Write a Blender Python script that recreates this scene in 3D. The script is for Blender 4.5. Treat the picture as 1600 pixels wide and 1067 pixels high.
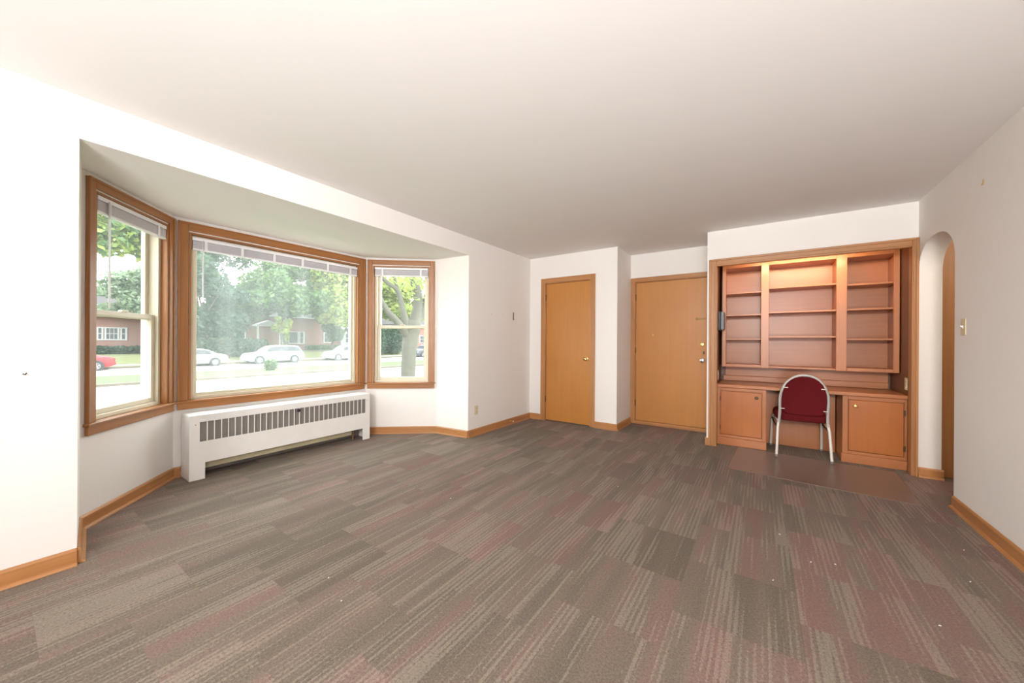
import bpy, bmesh, math, random
from math import pi, sin, cos, radians as R
from mathutils import Vector, Matrix

scene = bpy.context.scene
for o in list(bpy.data.objects):
    bpy.data.objects.remove(o, do_unlink=True)
COL = scene.collection

# ------------------------------------------------------------------ camera
cam_d = bpy.data.cameras.new('camera')
cam = bpy.data.objects.new('camera', cam_d); COL.objects.link(cam)
cam_d.sensor_fit = 'HORIZONTAL'; cam_d.sensor_width = 36.0
cam_d.lens = 563.635 / 1600 * 36.0
cam_d.clip_start = 0.02; cam_d.clip_end = 400
yaw, pitch, roll = R(34.675), R(-0.008), R(0.343)
fw = Vector((-sin(yaw) * cos(pitch), cos(yaw) * cos(pitch), sin(pitch)))
rt = Vector((cos(yaw), sin(yaw), 0)); up = rt.cross(fw)
M = Matrix((rt, up, -fw)).transposed()
M = M @ Matrix.Rotation(roll, 3, 'Z')
cam.matrix_world = Matrix.Translation((0, 0, 1.174)) @ M.to_4x4()
scene.camera = cam

# ------------------------------------------------------------------ world, sun, large lights, exposure
world = bpy.data.worlds.new('sky'); scene.world = world; world.use_nodes = True
wn = world.node_tree.nodes; wl = world.node_tree.links
bg = wn['Background']; bg.inputs['Strength'].default_value = 8.2
tc = wn.new('ShaderNodeTexCoord'); sx = wn.new('ShaderNodeSeparateXYZ'); rp = wn.new('ShaderNodeValToRGB')
rp.color_ramp.elements[0].position = 0.0; rp.color_ramp.elements[0].color = (1.0, 1.0, 0.98, 1)
rp.color_ramp.elements[1].position = 1.0; rp.color_ramp.elements[1].color = (0.80, 0.90, 1.0, 1)
wl.new(tc.outputs['Generated'], sx.inputs[0]); wl.new(sx.outputs['Z'], rp.inputs[0]); wl.new(rp.outputs[0], bg.inputs['Color'])

def lamp(name, kind, loc, energy, color, aim=None, **kw):
    d = bpy.data.lights.new(name, kind); d.energy = energy; d.color = color
    for k, v in kw.items(): setattr(d, k, v)
    o = bpy.data.objects.new(name, d); COL.objects.link(o); o.location = loc
    if aim is not None:
        o.rotation_euler = (Vector(aim) - Vector(loc)).to_track_quat('-Z', 'Y').to_euler()
    return o
lamp('sun', 'SUN', (30, 20, 60), 2.2, (1.0, 0.95, 0.84), aim=(-16, -6, 0), angle=R(4))
# the photographer's flash, in the open part of the room behind the camera
lamp('room_flash', 'SPOT', (0.15, -3.0, 2.24), 890, (1.0, 0.965, 0.935), aim=(-0.15, 4.7, 1.3),
     spot_size=R(128), spot_blend=1.0, shadow_soft_size=0.35)
lamp('bounce_flash', 'SPOT', (0.55, -1.8, 0.7), 800, (0.95, 0.975, 1.0), aim=(0.15, -1.0, 2.44),
     spot_size=R(165), spot_blend=1.0, shadow_soft_size=0.6)
# added light without a fixture, brightens the hallway door beyond the arch
lamp('hall_fill', 'POINT', (1.9, 3.5, 2.2), 14, (1.0, 0.86, 0.68), shadow_soft_size=0.1)
# warm tube behind the head trim of the shelf niche
lamp('niche_tube', 'AREA', (0.34, 4.748, 2.082), 7.5, (1.0, 0.74, 0.48), aim=(0.34, 5.30, 1.80),
     shape='RECTANGLE', size=0.8, size_y=0.02)

vs = scene.view_settings
vs.view_transform = 'Standard'; vs.look = 'None'; vs.exposure = 0.07; vs.gamma = 1.0
vs.use_curve_mapping = False

# ------------------------------------------------------------------ material helpers
MATS = {}
class NT:
    def __init__(s, name):
        s.m = bpy.data.materials.new(name); s.m.use_nodes = True
        s.n = s.m.node_tree.nodes; s.l = s.m.node_tree.links
        s.b = s.n['Principled BSDF']; MATS[name] = s.m
    def add(s, t, **kw):
        n = s.n.new(t)
        for k, v in kw.items():
            if k in n.inputs: n.inputs[k].default_value = v
            else: setattr(n, k, v)
        return n
    def link(s, a, b): s.l.new(a, b)
    def math(s, op, a, b=None, c=None):
        n = s.n.new('ShaderNodeMath'); n.operation = op
        for i, v in enumerate((a, b, c)):
            if v is None: continue
            if isinstance(v, (int, float)): n.inputs[i].default_value = v
            else: s.l.new(v, n.inputs[i])
        return n.outputs[0]
    def mix(s, f, a, b, mode='MIX'):
        n = s.n.new('ShaderNodeMix'); n.data_type = 'RGBA'; n.blend_type = mode
        for i, v in ((0, f), (6, a), (7, b)):
            if isinstance(v, (int, float)): n.inputs[i].default_value = v
            elif isinstance(v, tuple): n.inputs[i].default_value = (*v, 1)
            else: s.l.new(v, n.inputs[i])
        return n.outputs[2]
    def mapped(s, scale, coord='Object', rnd=False):
        t = s.add('ShaderNodeTexCoord'); mp = s.add('ShaderNodeMapping'); mp.inputs['Scale'].default_value = scale
        s.link(t.outputs[coord], mp.inputs[0])
        if rnd:
            oi = s.add('ShaderNodeObjectInfo'); c = s.add('ShaderNodeCombineXYZ')
            r = s.math('MULTIPLY', oi.outputs['Random'], 37.0)
            for i in range(3): s.link(r, c.inputs[i])
            s.link(c.outputs[0], mp.inputs['Location'])
        return mp.outputs[0]
    def noise(s, vec, scale=1.0, detail=3.0, rough=0.5):
        n = s.add('ShaderNodeTexNoise'); n.inputs['Scale'].default_value = scale
        n.inputs['Detail'].default_value = detail; n.inputs['Roughness'].default_value = rough
        s.link(vec, n.inputs['Vector']); return n.outputs['Fac']
    def ramp(s, fac, stops):
        n = s.add('ShaderNodeValToRGB'); e = n.color_ramp.elements
        while len(e) < len(stops): e.new(0.5)
        for i, (p, c) in enumerate(stops):
            e[i].position = p; e[i].color = (*c, 1) if len(c) == 3 else c
        s.link(fac, n.inputs[0]); return n.outputs[0]
    def bump(s, h, strength=0.2, dist=0.01):
        n = s.add('ShaderNodeBump'); n.inputs['Strength'].default_value = strength; n.inputs['Distance'].default_value = dist
        s.link(h, n.inputs['Height']); s.link(n.outputs[0], s.b.inputs['Normal'])
    def col(s, c):
        if isinstance(c, tuple): s.b.inputs['Base Color'].default_value = (*c, 1)
        else: s.link(c, s.b.inputs['Base Color'])
    def set(s, **kw):
        for k, v in kw.items(): s.b.inputs[k.replace('_', ' ')].default_value = v
        return s

def plain(name, c, rough=0.5, metal=0.0, var=0.06, scale=6.0, bump=0.0, spec=0.5):
    t = NT(name); v = t.mapped((1, 1, 1)); f = t.noise(v, scale, 4)
    t.col(t.mix(f, tuple(x * (1 - var) for x in c), tuple(min(1, x * (1 + var)) for x in c)))
    t.set(Roughness=rough, Metallic=metal); t.b.inputs['Specular IOR Level'].default_value = spec
    if bump: t.bump(t.noise(v, scale * 30, 2), bump, 0.002)
    return t.m

def wood(name, c, axis='Z', rough=0.38, contrast=0.16, blotch=0.12, rnd=True, fine=0.30):
    t = NT(name); sc = {'X': (1.2, 28, 28), 'Y': (28, 1.2, 28), 'Z': (28, 28, 1.2)}[axis]
    g = t.noise(t.mapped(sc, rnd=rnd), 1.0, 5, 0.6)
    sc2 = {'X': (4, 140, 140), 'Y': (140, 4, 140), 'Z': (140, 140, 4)}[axis]
    g2 = t.noise(t.mapped(sc2), 1.0, 2, 0.5)
    bl = t.noise(t.mapped((1.6, 1.6, 1.6), rnd=rnd), 1.3, 3)
    lo = tuple(x * (1 - contrast) for x in c); hi = tuple(x * (1 + contrast) for x in c)
    a = t.mix(t.ramp(g, [(0.3, (0, 0, 0)), (0.7, (1, 1, 1))]), lo, hi)
    a = t.mix(t.math('MULTIPLY', t.math('SUBTRACT', g2, 0.35), fine), a, tuple(x * 0.55 for x in c))
    a = t.mix(t.math('MULTIPLY', t.math('SUBTRACT', bl, 0.5), blotch * 6), a, (c[0] * 0.86, c[1] * 0.72, c[2] * 0.55))
    t.col(a); t.set(Roughness=rough); t.bump(g2, 0.05, 0.001)
    return t.m

# interior
def paint(name, c, rough=0.75):
    t = NT(name); v = t.mapped((1, 1, 1))
    f = t.noise(v, 0.9, 4); t.col(t.mix(f, tuple(x * 0.975 for x in c), c))
    t.set(Roughness=rough); t.b.inputs['Specular IOR Level'].default_value = 0.25
    t.bump(t.noise(v, 140, 2), 0.05, 0.002); return t.m
paint('wall_paint', (0.85, 0.81, 0.775)); paint('ceiling_paint', (0.85, 0.82, 0.79), 0.9)
wood('oak_x', (0.45, 0.205, 0.075), 'X'); wood('oak_y', (0.45, 0.205, 0.075), 'Y'); wood('oak_z', (0.45, 0.205, 0.075), 'Z')
wood('window_oak_x', (0.335, 0.135, 0.04), 'X'); wood('window_oak_z', (0.335, 0.135, 0.04), 'Z')
wood('birch_door', (0.50, 0.21, 0.046), 'Z', 0.34, 0.05, 0.20, fine=0.12); wood('birch_entry', (0.52, 0.23, 0.066), 'Z', 0.34, 0.05, 0.18, fine=0.12)
wood('maple_x', (0.48, 0.18, 0.066), 'X', 0.33, 0.06, fine=0.15); wood('maple_z', (0.48, 0.18, 0.066), 'Z', 0.33, 0.06, fine=0.15)
wood('maple_door', (0.47, 0.15, 0.034), 'Z', 0.33, 0.05, 0.20, fine=0.12)
wood('niche_wood', (0.15, 0.05, 0.018), 'Z', 0.4, 0.10)  # dark stain, with the shade of the recess put into the colour too
plain('almond_vinyl', (0.66, 0.60, 0.47), 0.45); plain('white_vinyl', (0.84, 0.82, 0.80), 0.4)
plain('blind_white', (0.80, 0.78, 0.80), 0.45); plain('blind_slat', (0.62, 0.59, 0.63), 0.5)
plain('radiator_white', (0.85, 0.83, 0.80), 0.35, spec=0.5); plain('grille_dark', (0.24, 0.22, 0.20), 0.6)
plain('element_tan', (0.46, 0.40, 0.26), 0.7, 0, 0.2); plain('dark_void', (0.02, 0.018, 0.016), 0.9)
plain('copper', (0.55, 0.30, 0.16), 0.4, 1.0); plain('brass', (0.72, 0.52, 0.22), 0.28, 1.0); plain('chrome', (0.75, 0.76, 0.76), 0.2, 1.0)
plain('dull_brass', (0.34, 0.22, 0.08), 0.55, 0.5); plain('dark_bronze', (0.10, 0.065, 0.035), 0.45, 0.6); plain('ivory_plastic', (0.68, 0.60, 0.40), 0.4)
plain('grey_plastic', (0.20, 0.22, 0.25), 0.4); plain('black_plastic', (0.02, 0.02, 0.022), 0.45)
plain('silver_frame', (0.56, 0.54, 0.52), 0.5, 0.3); plain('cream_leg', (0.74, 0.70, 0.63), 0.4, 0.1)
plain('mat_vinyl', (0.20, 0.135, 0.105), 0.32, 0, 0.08, 3)
def fabric():
    t = NT('burgundy_fabric'); v = t.mapped((1, 1, 1))
    f = t.noise(v, 420, 3); t.col(t.mix(f, (0.095, 0.006, 0.008), (0.15, 0.011, 0.014)))
    t.set(Roughness=0.9); t.b.inputs['Specular IOR Level'].default_value = 0.15; t.bump(f, 0.25, 0.001)
fabric()
def carpet():
    t = NT('carpet'); oi = t.add('ShaderNodeObjectInfo'); rnd = oi.outputs['Random']
    tcn = t.add('ShaderNodeTexCoord'); sp = t.add('ShaderNodeSeparateXYZ'); t.link(tcn.outputs['Object'], sp.inputs[0])
    x, y = sp.outputs['X'], sp.outputs['Y']
    def n1(freq, off, yf=0.35, det=0.0):
        c = t.add('ShaderNodeCombineXYZ')
        t.link(t.math('MULTIPLY', x, freq), c.inputs[0]); t.link(t.math('MULTIPLY', y, yf), c.inputs[1])
        t.link(t.math('MULTIPLY', rnd, off), c.inputs[2]); return t.noise(c.outputs[0], 1.0, det)
    PT = 0.02285
    pile = t.noise(t.mapped((1, 1, 1)), 260, 2, 0.7); pile2 = t.noise(t.mapped((1, 1, 1)), 110, 2)
    xs = t.math('MULTIPLY', t.math('FLOOR', t.math('DIVIDE', x, PT)), PT); xr = x
    band = n1(8, 91, 0.5, 1.0); x = xs; mask = n1(8, 57, 0.9); mask2 = n1(45, 33, 2.5)
    wn_ = t.add('ShaderNodeTexWhiteNoise'); wn_.noise_dimensions = '1D'; t.link(rnd, wn_.inputs['W']); r2 = wn_.outputs['Value']
    red = t.math('ADD', t.math('MULTIPLY', t.math('SUBTRACT', band, 0.5), 2.2), t.math('MULTIPLY_ADD', r2, 0.7, 0.16))
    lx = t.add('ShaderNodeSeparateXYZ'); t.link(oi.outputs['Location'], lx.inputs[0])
    red = t.math('ADD', red, t.math('MULTIPLY_ADD', lx.outputs['X'], 0.10, 0.09))  # redder to the right, less to the left: daylight tint put into tile colour
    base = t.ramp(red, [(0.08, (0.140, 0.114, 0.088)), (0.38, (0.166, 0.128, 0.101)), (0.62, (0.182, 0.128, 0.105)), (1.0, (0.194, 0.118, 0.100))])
    tone = t.math('MULTIPLY_ADD', rnd, 0.19, 0.89)
    hs = t.add('ShaderNodeHueSaturation'); t.link(base, hs.inputs['Color']); t.link(tone, hs.inputs['Value'])
    m = t.math('ADD', mask, t.math('MULTIPLY', t.math('SUBTRACT', mask2, 0.5), 0.7))
    duty = t.math('MULTIPLY', t.math('SUBTRACT', m, 0.535), 7.0)
    rag = t.math('MULTIPLY', t.math('SUBTRACT', pile2, 0.5), 2.4)
    st = t.math('MULTIPLY', t.math('ADD', t.math('ADD', t.math('SINE', t.math('MULTIPLY', xr, 2 * pi / PT)), duty), rag), 0.9)
    st.node.use_clamp = True; stripe = st
    c1 = t.mix(t.math('MULTIPLY', stripe, 0.36), hs.outputs['Color'], (0.33, 0.28, 0.225))
    c2 = t.mix(0.75, c1, t.ramp(t.math('ADD', t.math('MULTIPLY', pile, 0.6), t.math('MULTIPLY', pile2, 0.4)), [(0.36, (0.30, 0.30, 0.30)), (0.64, (0.72, 0.72, 0.72))]), 'OVERLAY')
    soil = t.noise(t.mapped((1, 1, 1), 'Object'), 2.2, 4)
    c3 = t.mix(t.math('MULTIPLY', t.math('SUBTRACT', soil, 0.55), 0.7), c2, (0.12, 0.10, 0.075))
    t.col(c3); t.set(Roughness=0.85); t.b.inputs['Specular IOR Level'].default_value = 0.15; t.b.inputs['Sheen Weight'].default_value = 0.07; t.b.inputs['Sheen Roughness'].default_value = 0.4; t.b.inputs['Sheen Tint'].default_value = (1.0, 0.9, 0.74, 1)
    t.bump(t.math('ADD', pile, t.math('MULTIPLY', stripe, 0.6)), 0.5, 0.004)
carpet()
def glass(name, haze, streak):
    t = NT(name); n = t.n; n.remove(t.b)
    out = n['Material Output']
    tr = t.add('ShaderNodeBsdfTransparent'); tr.inputs[0].default_value = (0.97, 0.985, 0.97, 1)
    tl = t.add('ShaderNodeBsdfTranslucent'); tl.inputs[0].default_value = (0.92, 0.95, 0.92, 1)
    s = t.noise(t.mapped((8, 8, 0.12)), 1.0, 2, 0.5); s2 = t.noise(t.mapped((2.0, 2.0, 1.2)), 1.0, 3)
    f = t.math('MULTIPLY_ADD', t.math('MULTIPLY', t.ramp(s, [(0.35, (0, 0, 0)), (0.75, (1, 1, 1))]), s2), streak, haze)
    m1 = t.add('ShaderNodeMixShader'); t.link(f, m1.inputs[0]); t.link(tr.outputs[0], m1.inputs[1]); t.link(tl.outputs[0], m1.inputs[2])
    t.link(m1.outputs[0], out.inputs[0])
glass('pane_hazy', 0.055, 0.09); glass('pane_clear', 0.018, 0.03)
# outdoors
def leafmat(name, a, b):
    t = NT(name); v = t.mapped((1, 1, 1)); f = t.noise(v, 1.1, 4)
    t.col(t.mix(t.ramp(f, [(0.35, (0, 0, 0)), (0.65, (1, 1, 1))]), a, b)); t.set(Roughness=0.6)
    tl = t.add('ShaderNodeBsdfTranslucent'); tl.inputs[0].default_value = (*tuple(min(1, x * 1.3) for x in b), 1)
    mx = t.add('ShaderNodeMixShader'); mx.inputs[0].default_value = 0.35
    t.link(t.b.outputs[0], mx.inputs[1]); t.link(tl.outputs[0], mx.inputs[2]); t.link(mx.outputs[0], t.n['Material Output'].inputs[0])
leafmat('leaf_green', (0.034, 0.085, 0.026), (0.095, 0.165, 0.045)); leafmat('leaf_deep', (0.024, 0.055, 0.034), (0.045, 0.088, 0.048))
leafmat('leaf_yellow', (0.10, 0.17, 0.03), (0.26, 0.29, 0.06)); leafmat('leaf_pale', (0.11, 0.165, 0.10), (0.20, 0.26, 0.16))
leafmat('leaf_hedge', (0.020, 0.042, 0.024), (0.038, 0.068, 0.034))
t_ = NT('acrylic'); t_.set(Roughness=0.3); t_.col((0.85, 0.84, 0.85)); _tl = t_.add('ShaderNodeBsdfTranslucent'); _mx = t_.add('ShaderNodeMixShader')
_mx.inputs[0].default_value = 0.6; t_.link(t_.b.outputs[0], _mx.inputs[1]); t_.link(_tl.outputs[0], _mx.inputs[2]); t_.link(_mx.outputs[0], t_.n['Material Output'].inputs[0])
plain('grass', (0.050, 0.088, 0.018), 0.9, 0, 0.3, 0.8); plain('dry_grass', (0.085, 0.09, 0.03), 0.9, 0, 0.25, 0.6)
plain('concrete', (0.42, 0.41, 0.385), 0.9, 0, 0.08, 0.7); plain('curb_concrete', (0.10, 0.08, 0.06), 0.9, 0, 0.1, 2)
plain('bark', (0.075, 0.070, 0.054), 0.9, 0, 0.3, 9, 0.4)
def brickmat():
    t = NT('brick'); b = t.add('ShaderNodeTexBrick'); t.link(t.mapped((1, 1, 1)), b.inputs['Vector'])
    tcn = t.n.get('Mapping'); tcn.inputs['Rotation'].default_value = (0, R(90), R(90))
    b.inputs['Color1'].default_value = (0.215, 0.092, 0.07, 1); b.inputs['Color2'].default_value = (0.18, 0.075, 0.06, 1)
    b.inputs['Mortar'].default_value = (0.24, 0.20, 0.17, 1); b.inputs['Scale'].default_value = 4.0
    t.link(b.outputs['Color'], t.b.inputs['Base Color']); t.set(Roughness=0.9)
brickmat()
plain('shingle', (0.045, 0.038, 0.035), 0.9, 0, 0.25, 3); plain('house_white', (0.33, 0.33, 0.325), 0.6); plain('house_glass', (0.04, 0.05, 0.055), 0.3, spec=0.3)
plain('car_white', (0.27, 0.275, 0.28), 0.3, spec=0.3); plain('car_red', (0.22, 0.012, 0.018), 0.25); plain('car_dark', (0.05, 0.055, 0.07), 0.25)
plain('car_glass', (0.03, 0.035, 0.04), 0.25, spec=0.25); plain('tyre', (0.025, 0.025, 0.027), 0.8); plain('alloy', (0.22, 0.225, 0.23), 0.4, 0.5)
plain('lamp_lens', (0.4, 0.41, 0.42), 0.15); plain('tail_red', (0.2, 0.01, 0.01), 0.2)
plain('wall_outside', (0.55, 0.50, 0.45), 0.9)

# ------------------------------------------------------------------ mesh helpers
class MB:
    def __init__(s): s.v = []; s.f = []
    def add(s, vs_, fs):
        k = len(s.v); s.v += [tuple(p) for p in vs_]; s.f += [tuple(i + k for i in f) for f in fs]; return s
    def box(s, x0, x1, y0, y1, z0, z1):
        x0, x1 = sorted((x0, x1)); y0, y1 = sorted((y0, y1)); z0, z1 = sorted((z0, z1))
        return s.add([(x0, y0, z0), (x1, y0, z0), (x1, y1, z0), (x0, y1, z0), (x0, y0, z1), (x1, y0, z1), (x1, y1, z1), (x0, y1, z1)],
              [(3, 2, 1, 0), (4, 5, 6, 7), (0, 1, 5, 4), (1, 2, 6, 5), (2, 3, 7, 6), (3, 0, 4, 7)])
    def prism(s, poly, z0, z1, plane='XY'):
        """poly CCW list of 2D points extruded; plane XY -> z, XZ -> y, YZ -> x"""
        n = len(poly)
        def P(a, b, h): return {'XY': (a, b, h), 'XZ': (a, h, b), 'YZ': (h, a, b)}[plane]
        vs_ = [P(a, b, z0) for a, b in poly] + [P(a, b, z1) for a, b in poly]
        fs = [tuple(range(n))[::-1], tuple(range(n, 2 * n))] + [(i, (i + 1) % n, n + (i + 1) % n, n + i) for i in range(n)]
        return s.add(vs_, fs)
    def tube(s, pts, r, n=10, closed=False, caps=True):
        pts = [Vector(p) for p in pts]; rs = r if isinstance(r, (list, tuple)) else [r] * len(pts)
        k = len(s.v); m = len(pts); prev = None
        for i, p in enumerate(pts):
            a = pts[(i - 1) % m] if (closed or i > 0) else p; b = pts[(i + 1) % m] if (closed or i < m - 1) else p
            d = (b - a).normalized()
            u = prev if prev is not None else (Vector((0, 0, 1)) if abs(d.z) < 0.9 else Vector((1, 0, 0)))
            u = (u - d * u.dot(d)).normalized(); prev = u; w = d.cross(u)
            for j in range(n):
                t = 2 * pi * j / n; s.v.append(tuple(p + (u * cos(t) + w * sin(t)) * rs[i]))
        for i in range(m if closed else m - 1):
            for j in range(n):
                a = k + i * n + j; b = k + i * n + (j + 1) % n; c = k + ((i + 1) % m) * n + (j + 1) % n; d = k + ((i + 1) % m) * n + j
                s.f.append((a, b, c, d))
        if caps and not closed:
            s.f.append(tuple(k + j for j in range(n))[::-1]); s.f.append(tuple(k + (m - 1) * n + j for j in range(n)))
        return s
    def lathe(s, prof, origin=(0, 0, 0), axis='Z', n=20):
        """prof list of (radius, height) along axis"""
        k = len(s.v); ox, oy, oz = origin
        for r, h in prof:
            for j in range(n):
                t = 2 * pi * j / n; a, b = r * cos(t), r * sin(t)
                s.v.append({'Z': (ox + a, oy + b, oz + h), 'Y': (ox + a, oy + h, oz + b), 'X': (ox + h, oy + a, oz + b)}[axis])
        for i in range(len(prof) - 1):
            for j in range(n):
                s.f.append((k + i * n + j, k + i * n + (j + 1) % n, k + (i + 1) * n + (j + 1) % n, k + (i + 1) * n + j))
        s.f.append(tuple(k + j for j in range(n))[::-1]); s.f.append(tuple(k + (len(prof) - 1) * n + j for j in range(n)))
        return s
    def sub(s, off):
        s.v = [(a - off[0], b - off[1], c - off[2]) for a, b, c in s.v]; return s
    def build(s, name, mat, parent=None, bev=0.0, seg=2, smooth=False, world=False, loc=None, rotz=0.0):
        if world and parent is not None:
            off = Vector((0, 0, 0)); q = parent
            while q is not None: off += q.location; q = q.parent
            s.sub(off)
        me = bpy.data.meshes.new(name); me.from_pydata(s.v, [], s.f); me.validate()
        bm = bmesh.new(); bm.from_mesh(me); bmesh.ops.recalc_face_normals(bm, faces=bm.faces); bm.to_mesh(me); bm.free()
        if smooth:
            me.polygons.foreach_set('use_smooth', [True] * len(me.polygons))
        me.materials.append(MATS[mat])
        o = bpy.data.objects.new(name, me); COL.objects.link(o)
        if parent is not None: o.parent = parent
        if loc is not None: o.location = loc
        o.rotation_euler[2] = rotz
        if bev:
            b = o.modifiers.new('bevel', 'BEVEL'); b.width = bev; b.segments = seg; b.limit_method = 'ANGLE'; b.angle_limit = R(40)
            if hasattr(b, 'harden_normals'): b.harden_normals = False
        if smooth:
            try:
                me.set_sharp_from_angle(angle=R(40))
            except Exception: pass
        return o
def tag(o, label=None, cat=None, group=None, kind=None):
    if label: o['label'] = label
    if cat: o['category'] = cat
    if group: o['group'] = group
    if kind: o['kind'] = kind
    return o
def empty(name, loc=(0, 0, 0), rotz=0.0):
    o = bpy.data.objects.new(name, None); COL.objects.link(o); o.location = loc; o.rotation_euler[2] = rotz
    o.empty_display_size = 0.1; return o
def thing(name, label, cat, loc=(0, 0, 0), rotz=0.0, group=None):
    return tag(empty(name, loc, rotz), label, cat, group)
def struct(o): o['kind'] = 'structure'; return o
def link_copy(o, parent, loc=None):
    c = o.copy(); COL.objects.link(c); c.parent = parent
    if loc is not None: c.location = loc
    return c

# ------------------------------------------------------------------ room dimensions (metres)
H = 2.44; XL, XR = -2.932, 1.143; YF, YD, YB = 4.723, 5.322, 4.682
XCC, XBC = -1.575, -0.516; YBACK = -5.2; HB = 2.22
Y0, Y1 = 0.26, 3.307
L0 = Vector((-3.426, 0.312)); C0 = Vector((-4.10, 0.882)); C1 = Vector((-4.10, 2.685)); R1 = Vector((-3.426, 3.255))
NX0, NX1, NYB = -0.43, 1.12, 5.40            # shelf niche
YA0, YA1 = 3.95, YB                          # arch opening in the right wall
XH = 1.285                                   # hall face of the right wall
T = 0.12

# ---- floor slab and carpet tiles
room_poly = [(XL, YBACK), (XR, YBACK), (XR, YA0), (XH, YA0), (2.4, YA0 - 1.0), (2.4, 4.80), (XH, 4.80), (XH, YB), (NX1, YB), (NX1, NYB), (NX0, NYB), (NX0, YB),
             (XBC, YB), (XBC, YD), (XCC, YD), (XCC, YF), (XL, YF), (XL, Y1), tuple(R1), tuple(C1), tuple(C0), tuple(L0), (XL, Y0)]
floor = struct(MB().box(-4.3, 2.5, YBACK - 0.1, 5.6, -0.15, -0.006).build('floor', 'carpet'))
def clip(poly, x0, x1, y0, y1):
    for ax, lim, sg in ((0, x0, 1), (0, x1, -1), (1, y0, 1), (1, y1, -1)):
        out = []
        for i in range(len(poly)):
            a, b = poly[i - 1], poly[i]; da, db = (a[ax] - lim) * sg, (b[ax] - lim) * sg
            if da >= 0 and db >= 0: out.append(b)
            elif da >= 0 > db or da < 0 <= db:
                t = da / (da - db); q = (a[0] + (b[0] - a[0]) * t, a[1] + (b[1] - a[1]) * t); out.append(q)
                if db >= 0: out.append(b)
        poly = out
        if not poly: return []
    return poly
def area(p): return 0.5 * sum(p[i - 1][0] * p[i][1] - p[i][0] * p[i - 1][1] for i in range(len(p)))
TS = 0.457; g = 0.0003
full = None
ix0 = int(math.floor((-4.2 - 0.14) / TS)); ix1 = int(math.ceil((2.5 - 0.14) / TS))
for ix in range(ix0, ix1):
    for iy in range(-3, 13):
        x0 = 0.14 + ix * TS; y0 = 0.105 + iy * TS + (TS / 2 if ix % 2 else 0.0)
        pl = clip(room_poly, x0 + g, x0 + TS - g, y0 + g, y0 + TS - g)
        if len(pl) < 3 or abs(area(pl)) < 0.002: continue
        cx, cy = x0 + TS / 2, y0 + TS / 2
        if abs(abs(area(pl)) - (TS - 2 * g) ** 2) < 1e-5 and full is not None:
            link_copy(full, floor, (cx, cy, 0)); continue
        # remove duplicate points
        q = []
        for p in pl:
            if not q or (Vector(p) - Vector(q[-1])).length > 1e-4: q.append(p)
        if (Vector(q[0]) - Vector(q[-1])).length < 1e-4: q.pop()
        if len(q) < 3: continue
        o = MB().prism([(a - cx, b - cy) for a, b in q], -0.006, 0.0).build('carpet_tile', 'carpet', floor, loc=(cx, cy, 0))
        if abs(abs(area(pl)) - (TS - 2 * g) ** 2) < 1e-5: full = o
tag(floor, 'taupe and brown striped carpet tiles covering the floor')

# ---- walls
def S(name, mb, mat='wall_paint', **k): return struct(mb.build(name, mat, **k))
S('ceiling', MB().box(XL - T, 2.5, YBACK - 0.1, 5.6, H, H + 0.12), 'ceiling_paint')
S('wall_left', MB().box(XL - T, XL, YBACK, Y0, 0, H).box(XL - T, XL, Y0, Y1, HB, H).box(XL - T, XL, Y1, YF + T, 0, H))
S('wall_back', MB().box(XL - T, XR + T, YBACK - 0.1, YBACK, 0, H))
# closet wall with door opening
CD0, CD1, CDZ = -2.665, -1.945, 2.045
S('wall_closet', MB().box(XL, CD0, YF, YF + T, 0, H).box(CD1, XCC, YF, YF + T, 0, H).box(CD0, CD1, YF, YF + T, CDZ, H)
  .box(XCC - T, XCC, YF + T, YD + T, 0, H).box(CD0 - .05, CD1 + .05, YF + T, YF + T + .05, 0, H))  # last box: unseen sheet added behind the door to stop light leaking in
ED0, ED1, EDZ = -1.515, -0.545, 2.045
S('wall_entry', MB().box(XCC, ED0, YD, YD + T, 0, H).box(ED0, XBC, YD, YD + T, EDZ, H).box(ED1, XBC, YD, YD + T, 0, EDZ).box(ED0 - .05, XBC, YD + T, YD + T + .05, 0, H))  # last box: added blocker behind the entry door, keeps outside light out
# niche wall: header, left cheek and right cheek
CZ = 2.05
S('wall_niche', MB().box(XBC, NX0, YB, NYB + T, 0, H).box(NX0, NX1, YB, YB + 0.03, CZ, H).box(NX1, XH, YB, NYB + T, 0, H)
  .box(NX0, NX1, NYB, NYB + T, 0, H))
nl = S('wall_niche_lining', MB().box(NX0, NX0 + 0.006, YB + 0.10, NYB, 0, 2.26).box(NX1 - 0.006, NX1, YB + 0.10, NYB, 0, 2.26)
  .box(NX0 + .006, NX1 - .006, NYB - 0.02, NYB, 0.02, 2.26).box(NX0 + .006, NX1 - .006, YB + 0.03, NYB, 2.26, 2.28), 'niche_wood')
# right wall with arch
def arch_pts(n=28):
    c = (YA0 + YA1) / 2; a = (YA1 - YA0) / 2; zs, rise = 1.80, 0.257; out = []
    for i in range(n + 1):
        t = pi * i / n; cx_ = cos(t); sy = sin(t)
        out.append((c - a * (abs(cx_) ** 0.85) * (1 if cx_ > 0 else -1), zs + rise * (abs(sy) ** 0.95)))
    return out
ap = arch_pts()
wr = MB().box(XR, XH, YBACK, YA0, 0, H)
vs_, fs_ = [], []
for i, (y, z) in enumerate(ap):
    vs_ += [(XR, y, z), (XH, y, z), (XR, y, H), (XH, y, H)]
for i in range(len(ap) - 1):
    a = 4 * i; b = a + 4
    fs_ += [(a, a + 2, b + 2, b), (a + 1, b + 1, b + 3, a + 3), (a, b, b + 1, a + 1), (a + 2, a + 3, b + 3, b + 2)]
wr.add(vs_, fs_)
S('wall_right', wr)
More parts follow.
